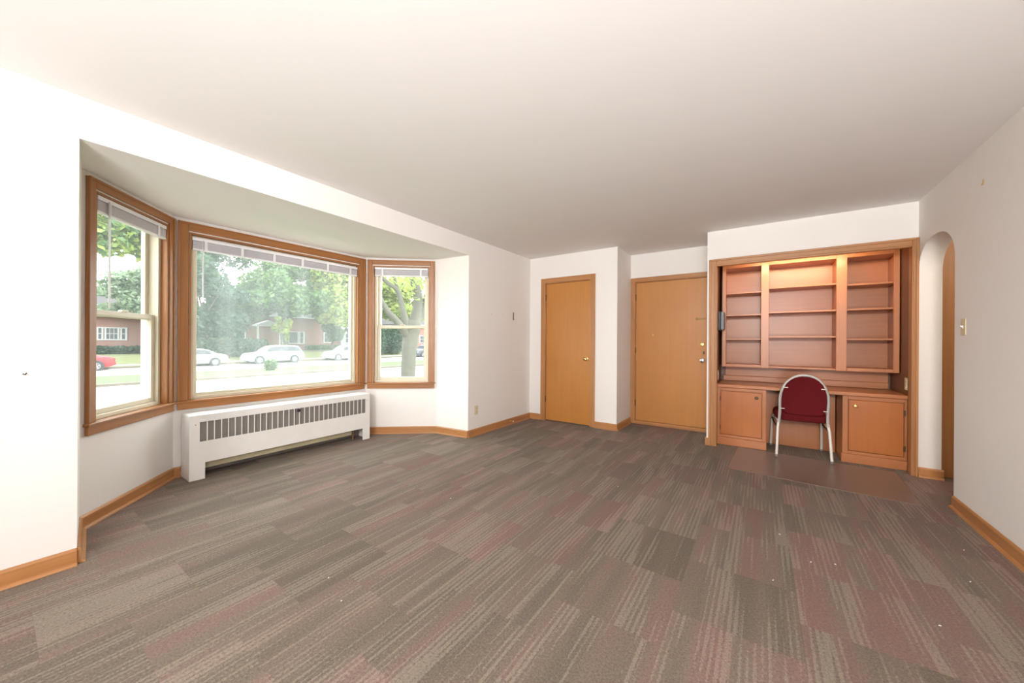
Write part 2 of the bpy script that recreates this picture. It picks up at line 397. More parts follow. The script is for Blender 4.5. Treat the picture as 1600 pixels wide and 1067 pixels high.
# hallway beyond the arch
HD0, HD1, HDZ = 1.385, 2.10, 2.05
S('wall_hall', MB().box(XH, HD0, 4.80, 4.90, 0, H).box(HD1, 2.5, 4.80, 4.90, 0, H).box(HD0, HD1, 4.80, 4.90, HDZ, H).box(HD0 - .05, HD1 + .05, 4.90, 4.95, 0, H)  # last box on this line: light blocker added behind the hall door
  .box(2.4, 2.5, 2.8, 4.80, 0, H).box(XH, 2.4, 2.75, 2.85, 0, H))
# bay: returns, ceiling and three window walls
S('wall_bay_near', MB().prism([(XL, Y0), tuple(L0), (L0.x, L0.y - T), (XL - T, Y0 - T + 0.02), (XL - T, Y0 - .001)][::1], 0, HB + .1))
S('wall_bay_far', MB().prism([(XL - T, Y1 + .012), (XL - T, Y1 + T), (R1.x, R1.y + T), tuple(R1), (XL, Y1)], 0, HB + .1))
S('ceiling_bay', MB().prism([(XL - T, Y0), (XL - T, Y1), (R1.x - .02, R1.y + .1), (C1.x - .14, C1.y + .05), (C0.x - .14, C0.y - .05), (L0.x - .02, L0.y - .1)], HB, HB + 0.12), 'ceiling_paint')

def wall_frame(L, hx0, hx1, hz0, hz1, m0, m1, t=0.16):
    mb = MB()
    def slab(x0, x1, z0, z1, e0, e1):
        mb.add([(x0, 0, z0), (x1, 0, z0), (x1 + e1, t, z0), (x0 - e0, t, z0), (x0, 0, z1), (x1, 0, z1), (x1 + e1, t, z1), (x0 - e0, t, z1)],
               [(3, 2, 1, 0), (4, 5, 6, 7), (0, 1, 5, 4), (1, 2, 6, 5), (2, 3, 7, 6), (3, 0, 4, 7)])
    slab(0, hx0, 0, HB, m0, 0); slab(hx1, L, 0, HB, 0, m1); slab(hx0, hx1, 0, hz0, 0, 0); slab(hx0, hx1, hz1, HB, 0, 0)
    return mb
def frame_of(P, Q):
    d = Q - P; return (P.x, P.y, 0), math.atan2(d.y, d.x), d.length
mit = 0.16 * math.tan(R(40.2 / 2) * 1.0) if False else 0.16 * math.tan(0.5 * abs(math.atan2(0.674, 0.57)))

def boards(root, name, rects, mats, y0, y1, bev=0.004):
    for (x0, x1, z0, z1), m in zip(rects, mats):
        MB().box(x0, x1, y0, y1, z0, z1).build(name, m, root, bev=bev)

def make_window(idx, P, Q, ox0, ox1, cw, kind, sides):
    loc, rz, L = frame_of(P, Q)
    zt = 2.188; zs = 0.645                      # casing top, stool top
    hx0, hx1, hz0, hz1 = ox0 + cw, ox1 - cw, zs - 0.02, zt - cw - 0.005
    w = wall_frame(L, hx0, hx1, hz0, hz1, mit * sides[0], mit * sides[1]).build('wall_bay_' + ('left', 'centre', 'right')[idx - 1], 'wall_paint', loc=loc, rotz=rz)
    struct(w)
    root = struct(empty('window_%d' % idx, loc, rz))
    tag(root, ('narrow double-hung window with oak casing nearest the camera', 'wide picture window with oak casing above the radiator cover',
               'narrow double-hung window with oak casing showing the tree trunk')[idx - 1])
    # casing with a back band, lining, stool and apron
    wx, wz = 'window_oak_x', 'window_oak_z'
    boards(root, 'casing', [(ox0, ox0 + cw - .006, zs, zt), (ox1 - cw + .006, ox1, zs, zt), (ox0 + cw - .006, ox1 - cw + .006, zt - cw + .006, zt)], (wz, wz, wx), -0.018, -0.001)
    boards(root, 'casing_band', [(ox0 - .002, ox0 + .014, zs, zt + .002), (ox1 - .014, ox1 + .002, zs, zt + .002), (ox0 + .014, ox1 - .014, zt - .012, zt + .002)], (wz, wz, wx), -0.026, -0.018, 0.003)
    boards(root, 'jamb_lining', [(hx0 - .001, hx0 + .016, zs, hz1), (hx1 - .016, hx1 + .001, zs, hz1), (hx0 + .016, hx1 - .016, hz1 - .016, hz1)], (wz, wz, wx), -0.008, 0.15, 0.002)
    MB().box(ox0 - .012, ox1 + .012, -0.034, 0.0, zs - .018, zs).box(hx0, hx1, 0, .15, zs - .018, zs).build('stool', wx, root, bev=.004)
    MB().box(ox0, ox1, -0.02, -0.001, zs - .075, zs - .018).build('apron', wx, root, bev=.004)
    a0, a1, b0, b1 = hx0 + .016, hx1 - .016, zs, hz1 - .016
    f = .028
    fr = MB().box(a0, a0 + f, .034, .15, b0, b1).box(a1 - f, a1, .034, .15, b0, b1).box(a0 + f, a1 - f, .034, .15, b0, b0 + f).box(a0 + f, a1 - f, .034, .15, b1 - f, b1)
    fr.build('frame', 'almond_vinyl', root, bev=.003)
    a0 += f; a1 -= f; b0 += f; b1 -= f
    def sash(z0, z1, y0, y1, sw, mat, g_):
        s_ = MB().box(a0, a0 + sw, y0, y1, z0, z1).box(a1 - sw, a1, y0, y1, z0, z1).box(a0 + sw, a1 - sw, y0, y1, z0, z0 + sw).box(a0 + sw, a1 - sw, y0, y1, z1 - sw, z1)
        so = s_.build('sash', mat, root, bev=.004)
        yc = (y0 + y1) / 2
        MB().box(a0 + sw - .004, a1 - sw + .004, yc - .002, yc + .002, z0 + sw - .004, z1 - sw + .004).build('pane', g_, so)
        return so
    if kind == 'hung':
        zm = 1.35
        sash(zm - .02, b1, .100, .128, .036, 'almond_vinyl', 'pane_clear')
        lo = sash(b0, zm + .02, .058, .090, .036, 'almond_vinyl', 'pane_clear')
        xm = (a0 + a1) / 2
        MB().box(xm - .03, xm + .03, .052, .08, zm + .02, zm + .032).build('sash_lock', 'almond_vinyl', root, bev=.003)
    else:
        sash(b0, b1, .055, .10, .026, 'almond_vinyl', 'pane_hazy')
    # raised venetian blind hung inside the casing
    bl = thing('venetian_blind', ('raised white venetian blind with hanging wand in the window nearest the camera',
               'long raised white venetian blind across the top of the picture window',
               'raised white venetian blind in the narrow window showing the tree trunk')[idx - 1], 'blind', loc, rz, 'raised window blinds')
    x0, x1 = hx0 + .022, hx1 - .022; top = hz1 - .02; ya, yb = -.008, .030
    if kind != 'hung': top = hz1 - .035
    MB().box(x0, x1, ya, yb, top - .028, top).build('headrail', 'blind_white', bl, bev=.003)
    sl = MB(); n = 12; z = top - .034
    for i in range(n):
        sl.box(x0 + .004, x1 - .004, ya + .004, yb - .004, z - .0036, z); z -= .0052
    tag(sl.build('slats', 'blind_slat', bl), kind='stuff')
    MB().box(x0 + .002, x1 - .002, ya + .002, yb - .002, z - .014, z).build('bottom_rail', 'blind_white', bl, bev=.003)
    nt = 2 if kind == 'hung' else 6
    for i in range(nt):
        xt = x0 + (x1 - x0) * ((.14 + .72 * i / (nt - 1)) if nt == 2 else (.06 + .88 * i / (nt - 1)))
        MB().box(xt - .011, xt + .011, ya - .002, ya + .003, z - .016, top - .02).build('ladder_tape', 'blind_white', bl, bev=.001)
    xw = x0 + (x1 - x0) * (.12 if nt == 2 else .045)
    MB().tube([(xw, ya - .006, top - .02), (xw, ya - .008, top - .30), (xw, ya - .008, top - (.72 if idx != 2 else .55))], .0055, 8).build('wand', 'acrylic', bl, smooth=True)
    return root
make_window(1, L0, C0, 0.028, 0.860, 0.062, 'hung', (0, 1))
make_window(2, C0, C1, 0.022, 1.782, 0.075, 'fixed', (1, 1))
make_window(3, C1, R1, 0.026, 0.855, 0.062, 'hung', (1, 0))

# ---- baseboards
def baseboard(name, P, Q, label=None, h=0.085, t=0.014, sh=0.016):
    """room side is on the right hand going P -> Q"""
    P = Vector(P); Q = Vector(Q); d = Q - P; L = d.length; rz = math.atan2(d.y, d.x)
    ax = 'oak_x'
    o = MB().prism([(-t, 0), (-t, h - .012), (-t * .55, h - .003), (-t * .3, h), (-.0005, h), (-.0005, 0)][::-1], 0, L, 'YZ').build(name, ax, loc=(P.x, P.y, 0.0), rotz=rz)
    struct(o)
    q = [(-t, 0)] + [(-t - sh * cos(a), sh * sin(a)) for a in [pi / 2 * i / 5 for i in range(6)]]
    MB().prism(q, 0, L, 'YZ').build('shoe_molding', ax, o)
    return o
baseboard('baseboard_left', (XL, YBACK), (XL, Y0 - .001))
baseboard('baseboard_left_far', (XL, Y1 + .0), (XL, YF))
baseboard('baseboard_bay_far', R1, (XL, Y1)); baseboard('baseboard_bay_right', C1, R1); baseboard('baseboard_bay_left', L0, C0)
baseboard('baseboard_bay_centre', C0, (C0.x, .930)); baseboard('baseboard_bay_centre_end', (C0.x, 2.598), C1); baseboard('baseboard_bay_near', (XL, Y0), L0)
baseboard('baseboard_closet_left', (XL, YF), (-2.735, YF)); baseboard('baseboard_closet_right', (-1.878, YF), (XCC, YF))
baseboard('baseboard_closet_side', (XCC, YF - .013), (XCC, YD - .02))
baseboard('baseboard_niche', (XBC, YD - .02), (XBC, YB - .014)) if False else None
MB().box(XBC - .014, XBC + .016, YB - .014, YB + .3, 0, .085).build('baseboard_niche', 'oak_y', bev=.003)['kind'] = 'structure'
baseboard('baseboard_right', (XR, YA0 - .012), (XR, YBACK)); baseboard('baseboard_arch', (XR + .002, YB), (XH + .012, YB))

# ---- doors
def door(idx, x0, x1, zt, y, wall_t, mat, label, casing_w, hinges, recess):
    root = struct(empty('door_%d' % idx, ((x0 + x1) / 2, y, 0))); tag(root, label)
    def W(mb, n, m, parent=root, **k): return mb.build(n, m, parent, world=True, **k)
    c = casing_w
    W(MB().box(x0 - c, x0 + .004, y - .016, y - .0005, 0, zt + c), 'casing', 'oak_z', bev=.004)
    if x1 + c < XBC + .001: W(MB().box(x1 - .004, x1 + c, y - .016, y - .0005, 0, zt + c), 'casing', 'oak_z', bev=.004)
    W(MB().box(x0 + .004, min(x1 + c, XBC - .001) if idx == 2 else x1 - .004, y - .016, y - .0005, zt - .004, zt + c), 'casing', 'oak_x', bev=.004)
    W(MB().box(x0, x0 + .012, y, y + wall_t, 0, zt).box(x1 - .012, x1, y, y + wall_t, 0, zt).box(x0 + .012, x1 - .012, y, y + wall_t, zt - .012, zt), 'jamb', 'oak_z')
    leaf = W(MB().box(x0 + .015, x1 - .015, y + recess, y + recess + .04, .012 if idx == 1 else .05, zt - .015), 'leaf', mat, bev=.003)
    for hz in hinges:
        W(MB().tube([(x0 + .012, y + recess - .006, hz - .045), (x0 + .012, y + recess - .006, hz + .045)], .0065, 8), 'hinge', 'dark_bronze', smooth=True)
    return root, leaf, W
r1, leaf1, W1 = door(1, CD0, CD1, CDZ, YF, T, 'birch_door', 'plain birch slab closet door with brass knob', 0.068, (1.83, 0.32), 0.008)
W1(MB().lathe([(.026, 0), (.026, -.004), (.012, -.008), (.010, -.03), (.022, -.036), (.028, -.05), (.026, -.062), (.014, -.07), (.002, -.071)], (-2.008, YF + .008, .938), 'Y'), 'knob', 'brass', smooth=True)
r2, leaf2, W2 = door(2, ED0, ED1, EDZ, YD, T, 'birch_entry', 'wide birch slab entry door with brass deadbolt beside the bookcase', 0.055, (1.82, 1.06, 0.30), 0.010)
W2(MB().box(ED0, ED1, YD - .02, YD + .1, 0, .048), 'threshold', 'oak_x', bev=.006)
yk = YD + .010
W2(MB().lathe([(.030, 0), (.030, -.006), (.012, -.012), (.012, -.034), (.024, -.040), (.030, -.056), (.026, -.068), (.012, -.072), (.002, -.073)], (-.636, yk, .94), 'Y'), 'knob', 'chrome', smooth=True)
W2(MB().lathe([(.027, 0), (.026, -.008), (.020, -.013), (.002, -.014)], (-.643, yk, 1.15), 'Y').box(-.648, -.638, yk - .03, yk - .012, 1.135, 1.165), 'deadbolt', 'brass', bev=.001)
W2(MB().box(-.72, -.60, yk - .008, yk, 1.478, 1.498).box(-.72, -.70, yk - .014, yk, 1.472, 1.504), 'chain_track', 'dull_brass', bev=.002)
W2(MB().lathe([(.008, 0), (.008, -.004), (.002, -.005)], (-1.264, yk, 1.28), 'Y', 12), 'peephole', 'brass', smooth=True)
W2(MB().box(-.633, -.612, yk - .003, yk, 1.02, 1.06), 'latch_plate', 'dark_bronze')
# hallway door beyond the arch
r3 = struct(empty('door_3', (1.74, 4.80, 0))); tag(r3, 'hallway door in oak casing seen through the arch')
MB().box(1.300, HD0 + .006, 4.778, 4.7995, 0, 2.12).build('casing', 'oak_z', r3, world=True, bev=.006)
MB().box(HD0 + .006, HD1 + .08, 4.778, 4.7995, 2.045, 2.12).build('casing', 'oak_x', r3, world=True, bev=.006)
MB().box(HD1 - .006, HD1 + .08, 4.778, 4.7995, 0, 2.045).build('casing', 'oak_z', r3, world=True, bev=.006)
MB().box(HD0, HD0 + .014, 4.80, 4.90, 0, HDZ).build('jamb', 'oak_z', r3, world=True)
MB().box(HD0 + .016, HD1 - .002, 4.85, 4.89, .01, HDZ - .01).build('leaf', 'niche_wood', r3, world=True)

# ---- niche casing (profiled)
t1 = struct(empty('trim_1', (0.34, YB, 0))); tag(t1, 'profiled oak casing framing the built-in desk niche')
def cas(mb, m='oak_z'): mb.build('casing', m, t1, world=True, bev=.004)
def prof_v(x, s):      # vertical casing board, inner edge at x, spreading in direction s
    cas(MB().box(x, x + s * .072, YB - .014, YB - .0005, 0, CZ + .065))
    cas(MB().box(x + s * .050, x + s * .072, YB - .024, YB - .014, 0, CZ + .067)); cas(MB().box(x + s * .012, x + s * .022, YB - .020, YB - .014, 0, CZ - .01))
prof_v(NX0 + .006, -1)
cas(MB().box(NX1 - .020, XR - .001, YB - .014, YB - .0005, 0, CZ + .065)); cas(MB().box(XR - .018, XR - .001, YB - .024, YB - .014, 0, CZ + .067)); cas(MB().box(NX1 - .012, NX1 - .004, YB - .020, YB - .014, 0, CZ - .01))
cas(MB().box(NX0 + .006, NX1 - .020, YB - .014, YB - .0005, CZ - .010, CZ + .065), 'oak_x')
cas(MB().box(NX0 - .044, XR - .018, YB - .024, YB - .014, CZ + .045, CZ + .067), 'oak_x'); cas(MB().box(NX0 - .006, NX1 - .012, YB - .020, YB - .014, CZ + .004, CZ + .014), 'oak_x')
MB().box(NX0, NX0 + .014, YB, YB + .10, 0, CZ).box(NX1 - .014, NX1, YB, YB + .10, 0, CZ).box(NX0 + .014, NX1 - .014, YB, YB + .03, CZ - .012, CZ).build('jamb', 'oak_z', t1, world=True)

# ------------------------------------------------------------------ built-in desk
FY = 4.82
def cab(name, x0, x1, label, hinge_right, kn):
    r = thing(name, label, 'cabinet', ((x0 + x1) / 2, FY, 0), group='desk base cabinets')
    def W(mb, n, m, parent=r, **k): return mb.build(n, m, parent, world=True, **k)
    W(MB().box(x0, x1, FY + .031, 5.340, .001, .657).box(x0, x1, FY + .018, FY + .031, .09, .657), 'body', 'maple_z')
    s0, s1 = (.03, .035) if not hinge_right else (.04, .02)
    W(MB().box(x0, x0 + s0, FY, FY + .018, .09, .657), 'stile', 'maple_z', bev=.002); W(MB().box(x1 - s1, x1, FY, FY + .018, .09, .657), 'stile', 'maple_z', bev=.002)
    W(MB().box(x0 + s0, x1 - s1, FY, FY + .018, .625, .657), 'rail', 'maple_x', bev=.002); W(MB().box(x0 + s0, x1 - s1, FY, FY + .018, .09, .118), 'rail', 'maple_x', bev=.002)
    W(MB().box(x0 - (.008 if hinge_right else 0), x1 + (0 if hinge_right else .004), FY - .004, FY + .03, 0.001, .088), 'plinth', 'maple_x', bev=.003)
    dx0, dx1 = x0 + s0 + .004, x1 - s1 - .004
    d = W(MB().box(dx0, dx1, FY - .006, FY + .014, .123, .620), 'door', 'maple_door', bev=.005)
    W(MB().lathe([(.008, 0), (.007, -.012), (.015, -.018), (.017, -.026), (.012, -.032), (.002, -.033)], (kn[0], FY - .006, kn[1]), 'Y', 16), 'knob', 'brass' if hinge_right else 'dark_bronze', d, smooth=True)
    hx = dx1 + .001 if hinge_right else dx0 - .001
    for hz in (.53, .20):
        W(MB().box(hx - .004, hx + .010 if hinge_right else hx + .004, FY - .010, FY - .0005, hz - .026, hz + .026), 'hinge', 'dark_bronze', d, bev=.002)
cab('base_cabinet', NX0 + .008, 0.045, 'narrow wooden base cabinet at the intercom end of the desk niche', False, (-.043, .567))
cab('base_cabinet', 0.665, NX1 - .008, 'wooden base cabinet right of the chair with round brass knob', True, (.756, .564))
S('wall_kneehole', MB().box(.047, .657, 5.20, 5.215, 0, .657).box(.61, .657, 5.185, 5.20, 0, .657), 'maple_z')
ct = thing('countertop', 'long brown wooden desk top spanning the niche', 'desk top', (.34, FY, .66))
MB().box(NX0 + .008, NX1 - .008, FY - .02, 5.343, .660, .697).build('slab', 'maple_x', ct, world=True, bev=.006)
MB().box(NX0 + .03, NX1 - .03, 5.318, 5.343, .698, .765).build('backsplash', 'maple_x', ct, world=True, bev=.006)

# upper bookcase
UY, UB = 5.04, 5.345
bk = thing('wall_bookcase', 'open wooden wall bookcase with three shelf bays above the desk', 'bookcase', (.355, UB, .887))
def B(mb, n, m, **k): return mb.build(n, m, bk, world=True, **k)
stz = (.887, 2.24)
for x0, x1 in ((-.393, -.353), (-.007, .068), (.642, .726), (1.065, 1.107)):
    B(MB().box(x0, x1, UY, UY + .02, *stz), 'stile', 'maple_z', bev=.003)
B(MB().box(-.353, -.007, UY, UY + .02, .887, .922), 'rail', 'maple_x', bev=.003); B(MB().box(.726, 1.065, UY, UY + .02, .887, .922), 'rail', 'maple_x', bev=.003)
for x0, x1 in ((-.353, -.007), (.068, .642), (.726, 1.065)):
    B(MB().box(x0, x1, UY, UY + .02, 2.062, 2.24), 'top_rail', 'maple_x', bev=.002)
B(MB().box(-.375, 1.09, UB, UB + .02, .70, 2.24), 'back_panel', 'maple_x')
B(MB().box(-.39, 1.104, UY + .02, UB, 2.062, 2.08), 'top_panel', 'maple_x')
for x0, x1 in ((-.393, -.375), (-.003, .015), (.046, .064), (.646, .664), (.705, .723), (1.087, 1.105)):
    B(MB().box(x0, x1, UY + .02, UB, .89, 2.062), 'side_panel', 'maple_z')
for (x0, x1), zs in (((-.374, -.004), (1.775, 1.512, 1.226)), ((.065, .645), (1.810, 1.531, 1.252)), ((.724, 1.086), (1.790, 1.534, 1.226))):
    for z in zs: B(MB().box(x0, x1, UY + .024, UB, z - .018, z), 'shelf', 'maple_x', bev=.002)
for x0, x1, z in ((-.374, -.004, .918), (.724, 1.086, .918), (.065, .645, .908)):
    B(MB().box(x0, x1, UY + .022, UB, z - .018, z), 'bottom_shelf', 'maple_x', bev=.002)

# intercom and outlets in the niche
ic = thing('intercom', 'grey intercom box with black edges on the left cheek of the niche', 'intercom', (NX0 + .007, 4.93, 1.43))
MB().box(.0, .030, -.09, .09, -.115, .115).build('back_plate', 'black_plastic', ic, bev=.008)
MB().box(.030, .062, -.085, .085, -.105, .105).build('cover', 'grey_plastic', ic, bev=.008)
MB().box(.062, .067, .02, .03, -.09, .09).build('handset_ridge', 'black_plastic', ic, bev=.002)
MB().lathe([(.008, 0), (.008, .01), (.002, .012)], (.045, .086, -.01), 'Y', 10).build('hook_button', 'black_plastic', ic, smooth=True)
def outlet(label, loc, rotz, kind='outlet'):
    """faces local -Y"""
    r = thing('wall_outlet' if kind == 'outlet' else 'light_switch', label, kind, loc, rotz, 'ivory wall plates')
    MB().box(-.035, .035, -.006, -.0003, -.057, .057).build('cover_plate', 'ivory_plastic', r, bev=.003)
    if kind == 'outlet':
        for z in (.020, -.020):
            s_ = MB().lathe([(.017, -.0058), (.0165, -.0085), (.002, -.0086)], (0, 0, z), 'Y', 16).build('socket', 'ivory_plastic', r)
            MB().box(-.008, -.005, -.0092, -.0080, z - .002, z + .007).box(.005, .008, -.0092, -.0080, z - .002, z + .007).build('slot', 'black_plastic', s_)
    else:
        MB().box(-.005, .005, -.008, -.0055, -.012, .012).build('slot', 'white_vinyl', r)
        MB().add([(-.004, -.006, -.006), (.004, -.006, -.006), (.004, -.006, .006), (-.004, -.006, .006), (-.003, -.02, .004), (.003, -.02, .004), (.003, -.018, .011), (-.003, -.018, .011)],
                 [(0, 1, 2, 3), (4, 5, 6, 7), (0, 1, 5, 4), (1, 2, 6, 5), (2, 3, 7, 6), (3, 0, 4, 7)]).build('toggle', 'white_vinyl', r)
    MB().lathe([(.003, -.006), (.003, -.0075), (.001, -.0078)], (0, 0, 0), 'Y', 8).build('screw', 'brass', r) if kind == 'outlet' else None
    return r
outlet('ivory outlet low on the wall between bay and closet door', (XL, 3.455, .315), R(90))
outlet('ivory light switch on the right wall beside the arch', (XR, 3.80, 1.292), R(-90), 'switch')
outlet('ivory outlet on the right cheek of the desk niche', (NX1 - .006, 4.86, .80), R(-90))
outlet('ivory outlet on the left cheek of the niche below the intercom', (NX0 + .006, 4.90, .79), R(90))

# small wall bits
def bit(name, label, cat, mb, mat, loc, group=None, **k):
    o = mb.build(name, mat, loc=loc, **k); return tag(o, label, cat, group)
bit('wall_hook', 'small dark vertical metal hanger strip on wall beside closet door', 'hook', MB().box(0.0003, .006, -.008, .008, -.055, .055).box(.006, .012, -.005, .005, -.05, -.04), 'dark_bronze', (XL, 4.266, 1.535), bev=.001)
bit('wall_hook', 'tiny black hook on the wall left of the bay', 'hook', MB().tube([(.0005, 0, 0), (.012, 0, -.002), (.016, .006, -.004), (.014, .010, .004)], .0025, 6), 'black_plastic', (XL, .09, 1.004))
bit('nail', 'white painted nail head below the black hook', 'nail', MB().lathe([(.004, .0002), (.004, .003), (.001, .004)], axis='X', n=8), 'wall_paint', (XL, .087, .856))
bit('nail', 'small nail head on wall, farther left of two', 'nail', MB().lathe([(.005, .0002), (.005, .003), (.001, .004)], axis='X', n=8), 'brass', (XL, 3.76, 1.531))
bit('nail', 'small nail head on wall, nearer the hanger strip', 'nail', MB().lathe([(.005, .0002), (.005, .003), (.001, .004)], axis='X', n=8), 'brass', (XL, 4.00, 1.545))
bit('wall_hook', 'small brass picture hook high on the right wall', 'hook', MB().box(-.003, -.0003, -.005, .005, -.016, .016).box(-.010, -.003, -.005, .005, -.018, -.012), 'brass', (XR, 3.547, 2.195), bev=.001)
ds = thing('door_stop', 'small door stop on the baseboard near the closet door', 'door stop', (XL + .0145, 4.187, .05))
MB().lathe([(.010, 0), (.008, .006), (.004, .01), (.004, .045), (.001, .046)], axis='X', n=10).build('rod', 'brass', ds, smooth=True)
MB().lathe([(.008, .045), (.009, .052), (.007, .06), (.002, .061)], axis='X', n=10).build('bumper', 'white_vinyl', ds, smooth=True)

# ------------------------------------------------------------------ radiator cover
rx, ry0, ry1, rtop = -3.865, .932, 2.594, .538
rc = thing('radiator_cover', 'long white metal radiator cover with vertical grille slots under the picture window', 'radiator', (-3.95, 1.763, 0))
def RC(mb, n, m, parent=rc, **k): return mb.build(n, m, parent, world=True, **k)
gz0, gz1, gy0, gy1 = .317, .482, 1.000, 2.536
th = .006
fr = MB()
fr.box(rx - th, rx, ry0, ry1, gz1, rtop - .002).box(rx - th, rx, ry0, gy0, .137, gz1).box(rx - th, rx, gy1, ry1, .137, gz1).box(rx - th, rx, gy0, gy1, .137, gz0)
fr.box(rx - th, rx, ry0, 1.036, .001, .137).box(rx - th, rx, 2.503, ry1, .001, .137)
RC(fr, 'front_panel', 'radiator_white')
RC(MB().box(-4.08, rx, ry0 + .002, ry1 - .002, rtop - .004, rtop + .004), 'top_panel', 'radiator_white', bev=.004, seg=3)
RC(MB().box(-4.08, rx - .001, ry0, ry0 + .006, .001, rtop - .003), 'end_panel', 'radiator_white', bev=.002); RC(MB().box(-4.08, rx - .001, ry1 - .006, ry1, .001, rtop - .003), 'end_panel', 'radiator_white', bev=.002)
ns = 31; pitch_ = (gy1 - gy0) / ns; bw = .0075
bar0 = RC(MB().box(rx - .004, rx - .0005, gy0 + pitch_ - bw / 2, gy0 + pitch_ + bw / 2, gz0, gz1), 'grille_bar', 'radiator_white')
for i in range(1, ns - 1): link_copy(bar0, rc, (0, i * pitch_, 0))
RC(MB().box(rx - .024, rx - .020, gy0 - .01, gy1 + .01, gz0 - .01, gz1 + .01), 'grille_backing', 'grille_dark')
RC(MB().box(-3.985, -3.93, 1.06, 2.40, .128, .30).box(-3.99, -3.925, 1.045, 2.40, .072, .126), 'heating_element', 'element_tan', bev=.004)
RC(MB().box(-4.095, -4.085, ry0 + .01, ry1 - .01, .002, rtop - .01), 'back_panel', 'grille_dark')
RC(MB().tube([(-3.97, 2.44, .002), (-3.97, 2.44, .10), (-3.97, 2.42, .13), (-3.97, 2.36, .13)], .011, 10), 'pipe', 'copper', smooth=True)
RC(MB().lathe([(.005, 0), (.015, .003), (.018, .014), (.013, .022), (.002, .023)], (rx, 1.78, .462), 'X', 14), 'damper_knob', 'black_plastic', smooth=True)
for yy in (.972, 2.558):
    RC(MB().lathe([(.004, 0), (.004, .002), (.001, .003)], (rx, yy, .463), 'X', 8), 'screw', 'grille_dark')

# ------------------------------------------------------------------ chair mat
mc = [Vector((-.258, 3.925)), Vector((.962, 3.832)), Vector((1.010, 4.690)), Vector((-.210, 4.785))]
ctr = sum(mc, Vector((0, 0))) / 4
mo = MB().prism([tuple(p - ctr) for p in mc], 0.0005, .0035).build('chair_mat', 'mat_vinyl', loc=(ctr.x, ctr.y, 0), bev=.001)
tag(mo, 'brown vinyl chair mat lying on carpet in front of the desk', 'mat')

# ------------------------------------------------------------------ chair (local: +y towards the desk, back at -y)
ch = thing('banquet_chair', 'burgundy upholstered stacking chair with silver frame pushed up to the desk', 'chair', (.335, 4.86, .0045), R(4.0))
def smooth_path(pts, n=6):
    out = []; P = [Vector(p) for p in pts]
    for i in range(len(P) - 1):
        p0 = P[max(i - 1, 0)]; p1 = P[i]; p2 = P[i + 1]; p3 = P[min(i + 2, len(P) - 1)]
        for k in range(n):
            t = k / n
            out.append(0.5 * ((2 * p1) + (-p0 + p2) * t + (2 * p0 - 5 * p1 + 4 * p2 - p3) * t * t + (-p0 + 3 * p1 - 3 * p2 + p3) * t ** 3))
    out.append(P[-1]); return out
def backpt(x, z): return (x, -.185 - (z - .40) * .16, z)
arch_ = [backpt(*p) for p in [(-.195, .345), (-.190, .45), (-.191, .58), (-.182, .665), (-.152, .750), (-.102, .812), (-.045, .843), (0, .849), (.045, .843), (.102, .812), (.152, .750), (.182, .665), (.191, .58), (.190, .45), (.195, .345)]]
MB().tube(smooth_path(arch_, 5), .0130, 12).build('back_frame', 'silver_frame', ch, smooth=True)
# back pad: thick rounded panel inside the frame
def pad():
    mb = MB(); n = 26; outline = []
    for i in range(n):
        t = 2 * pi * i / n; ct_, st_ = cos(t), sin(t)
        x = .179 * (abs(ct_) ** (.82 if st_ > 0 else .4)) * (1 if ct_ > 0 else -1)
        z = .60 + (.238 if st_ > 0 else .155) * (abs(st_) ** (.86 if st_ > 0 else .35)) * (1 if st_ > 0 else -1)
        outline.append((x, z))
    layers = [(-.012, .90), (-.018, .975), (-.006, 1.0), (.012, .985), (.026, .90), (.032, .6)]
    vs2 = []
    for dy, k in layers:
        for x, z in outline:
            xx, zz = x * k, .60 + (z - .60) * k; p = backpt(xx, zz); vs2.append((p[0], p[1] + dy, p[2]))
    fs2 = []
    for a in range(len(layers) - 1):
        for i in range(n): fs2.append((a * n + i, a * n + (i + 1) % n, (a + 1) * n + (i + 1) % n, (a + 1) * n + i))
    fs2 += [tuple(range(n))[::-1], tuple((len(layers) - 1) * n + i for i in range(n))]
    mb.add(vs2, fs2); mb.build('backrest', 'burgundy_fabric', ch, smooth=True)
pad()
def seat():
    mb = MB(); n = 32; outline = []
    for i in range(n):
        t = 2 * pi * i / n; ct_, st_ = cos(t), sin(t)
        x = (.215 + .012 * st_) * (abs(ct_) ** .38) * (1 if ct_ > 0 else -1); y = .03 + .215 * (abs(st_) ** .38) * (1 if st_ > 0 else -1)
        outline.append((x, y))
    layers = [(.370, .93), (.378, .985), (.40, 1.0), (.425, 1.0), (.445, .97), (.456, .90), (.460, .72), (.462, .4)]
    vs2 = [(x * k, .03 + (y - .03) * k, z) for z, k in layers for x, y in outline]; fs2 = []
    for a in range(len(layers) - 1):
        for i in range(n): fs2.append((a * n + i, a * n + (i + 1) % n, (a + 1) * n + (i + 1) % n, (a + 1) * n + i))
    fs2 += [tuple(range(n))[::-1], tuple((len(layers) - 1) * n + i for i in range(n))]
    mb.add(vs2, fs2).build('seat', 'burgundy_fabric', ch, smooth=True)
seat()
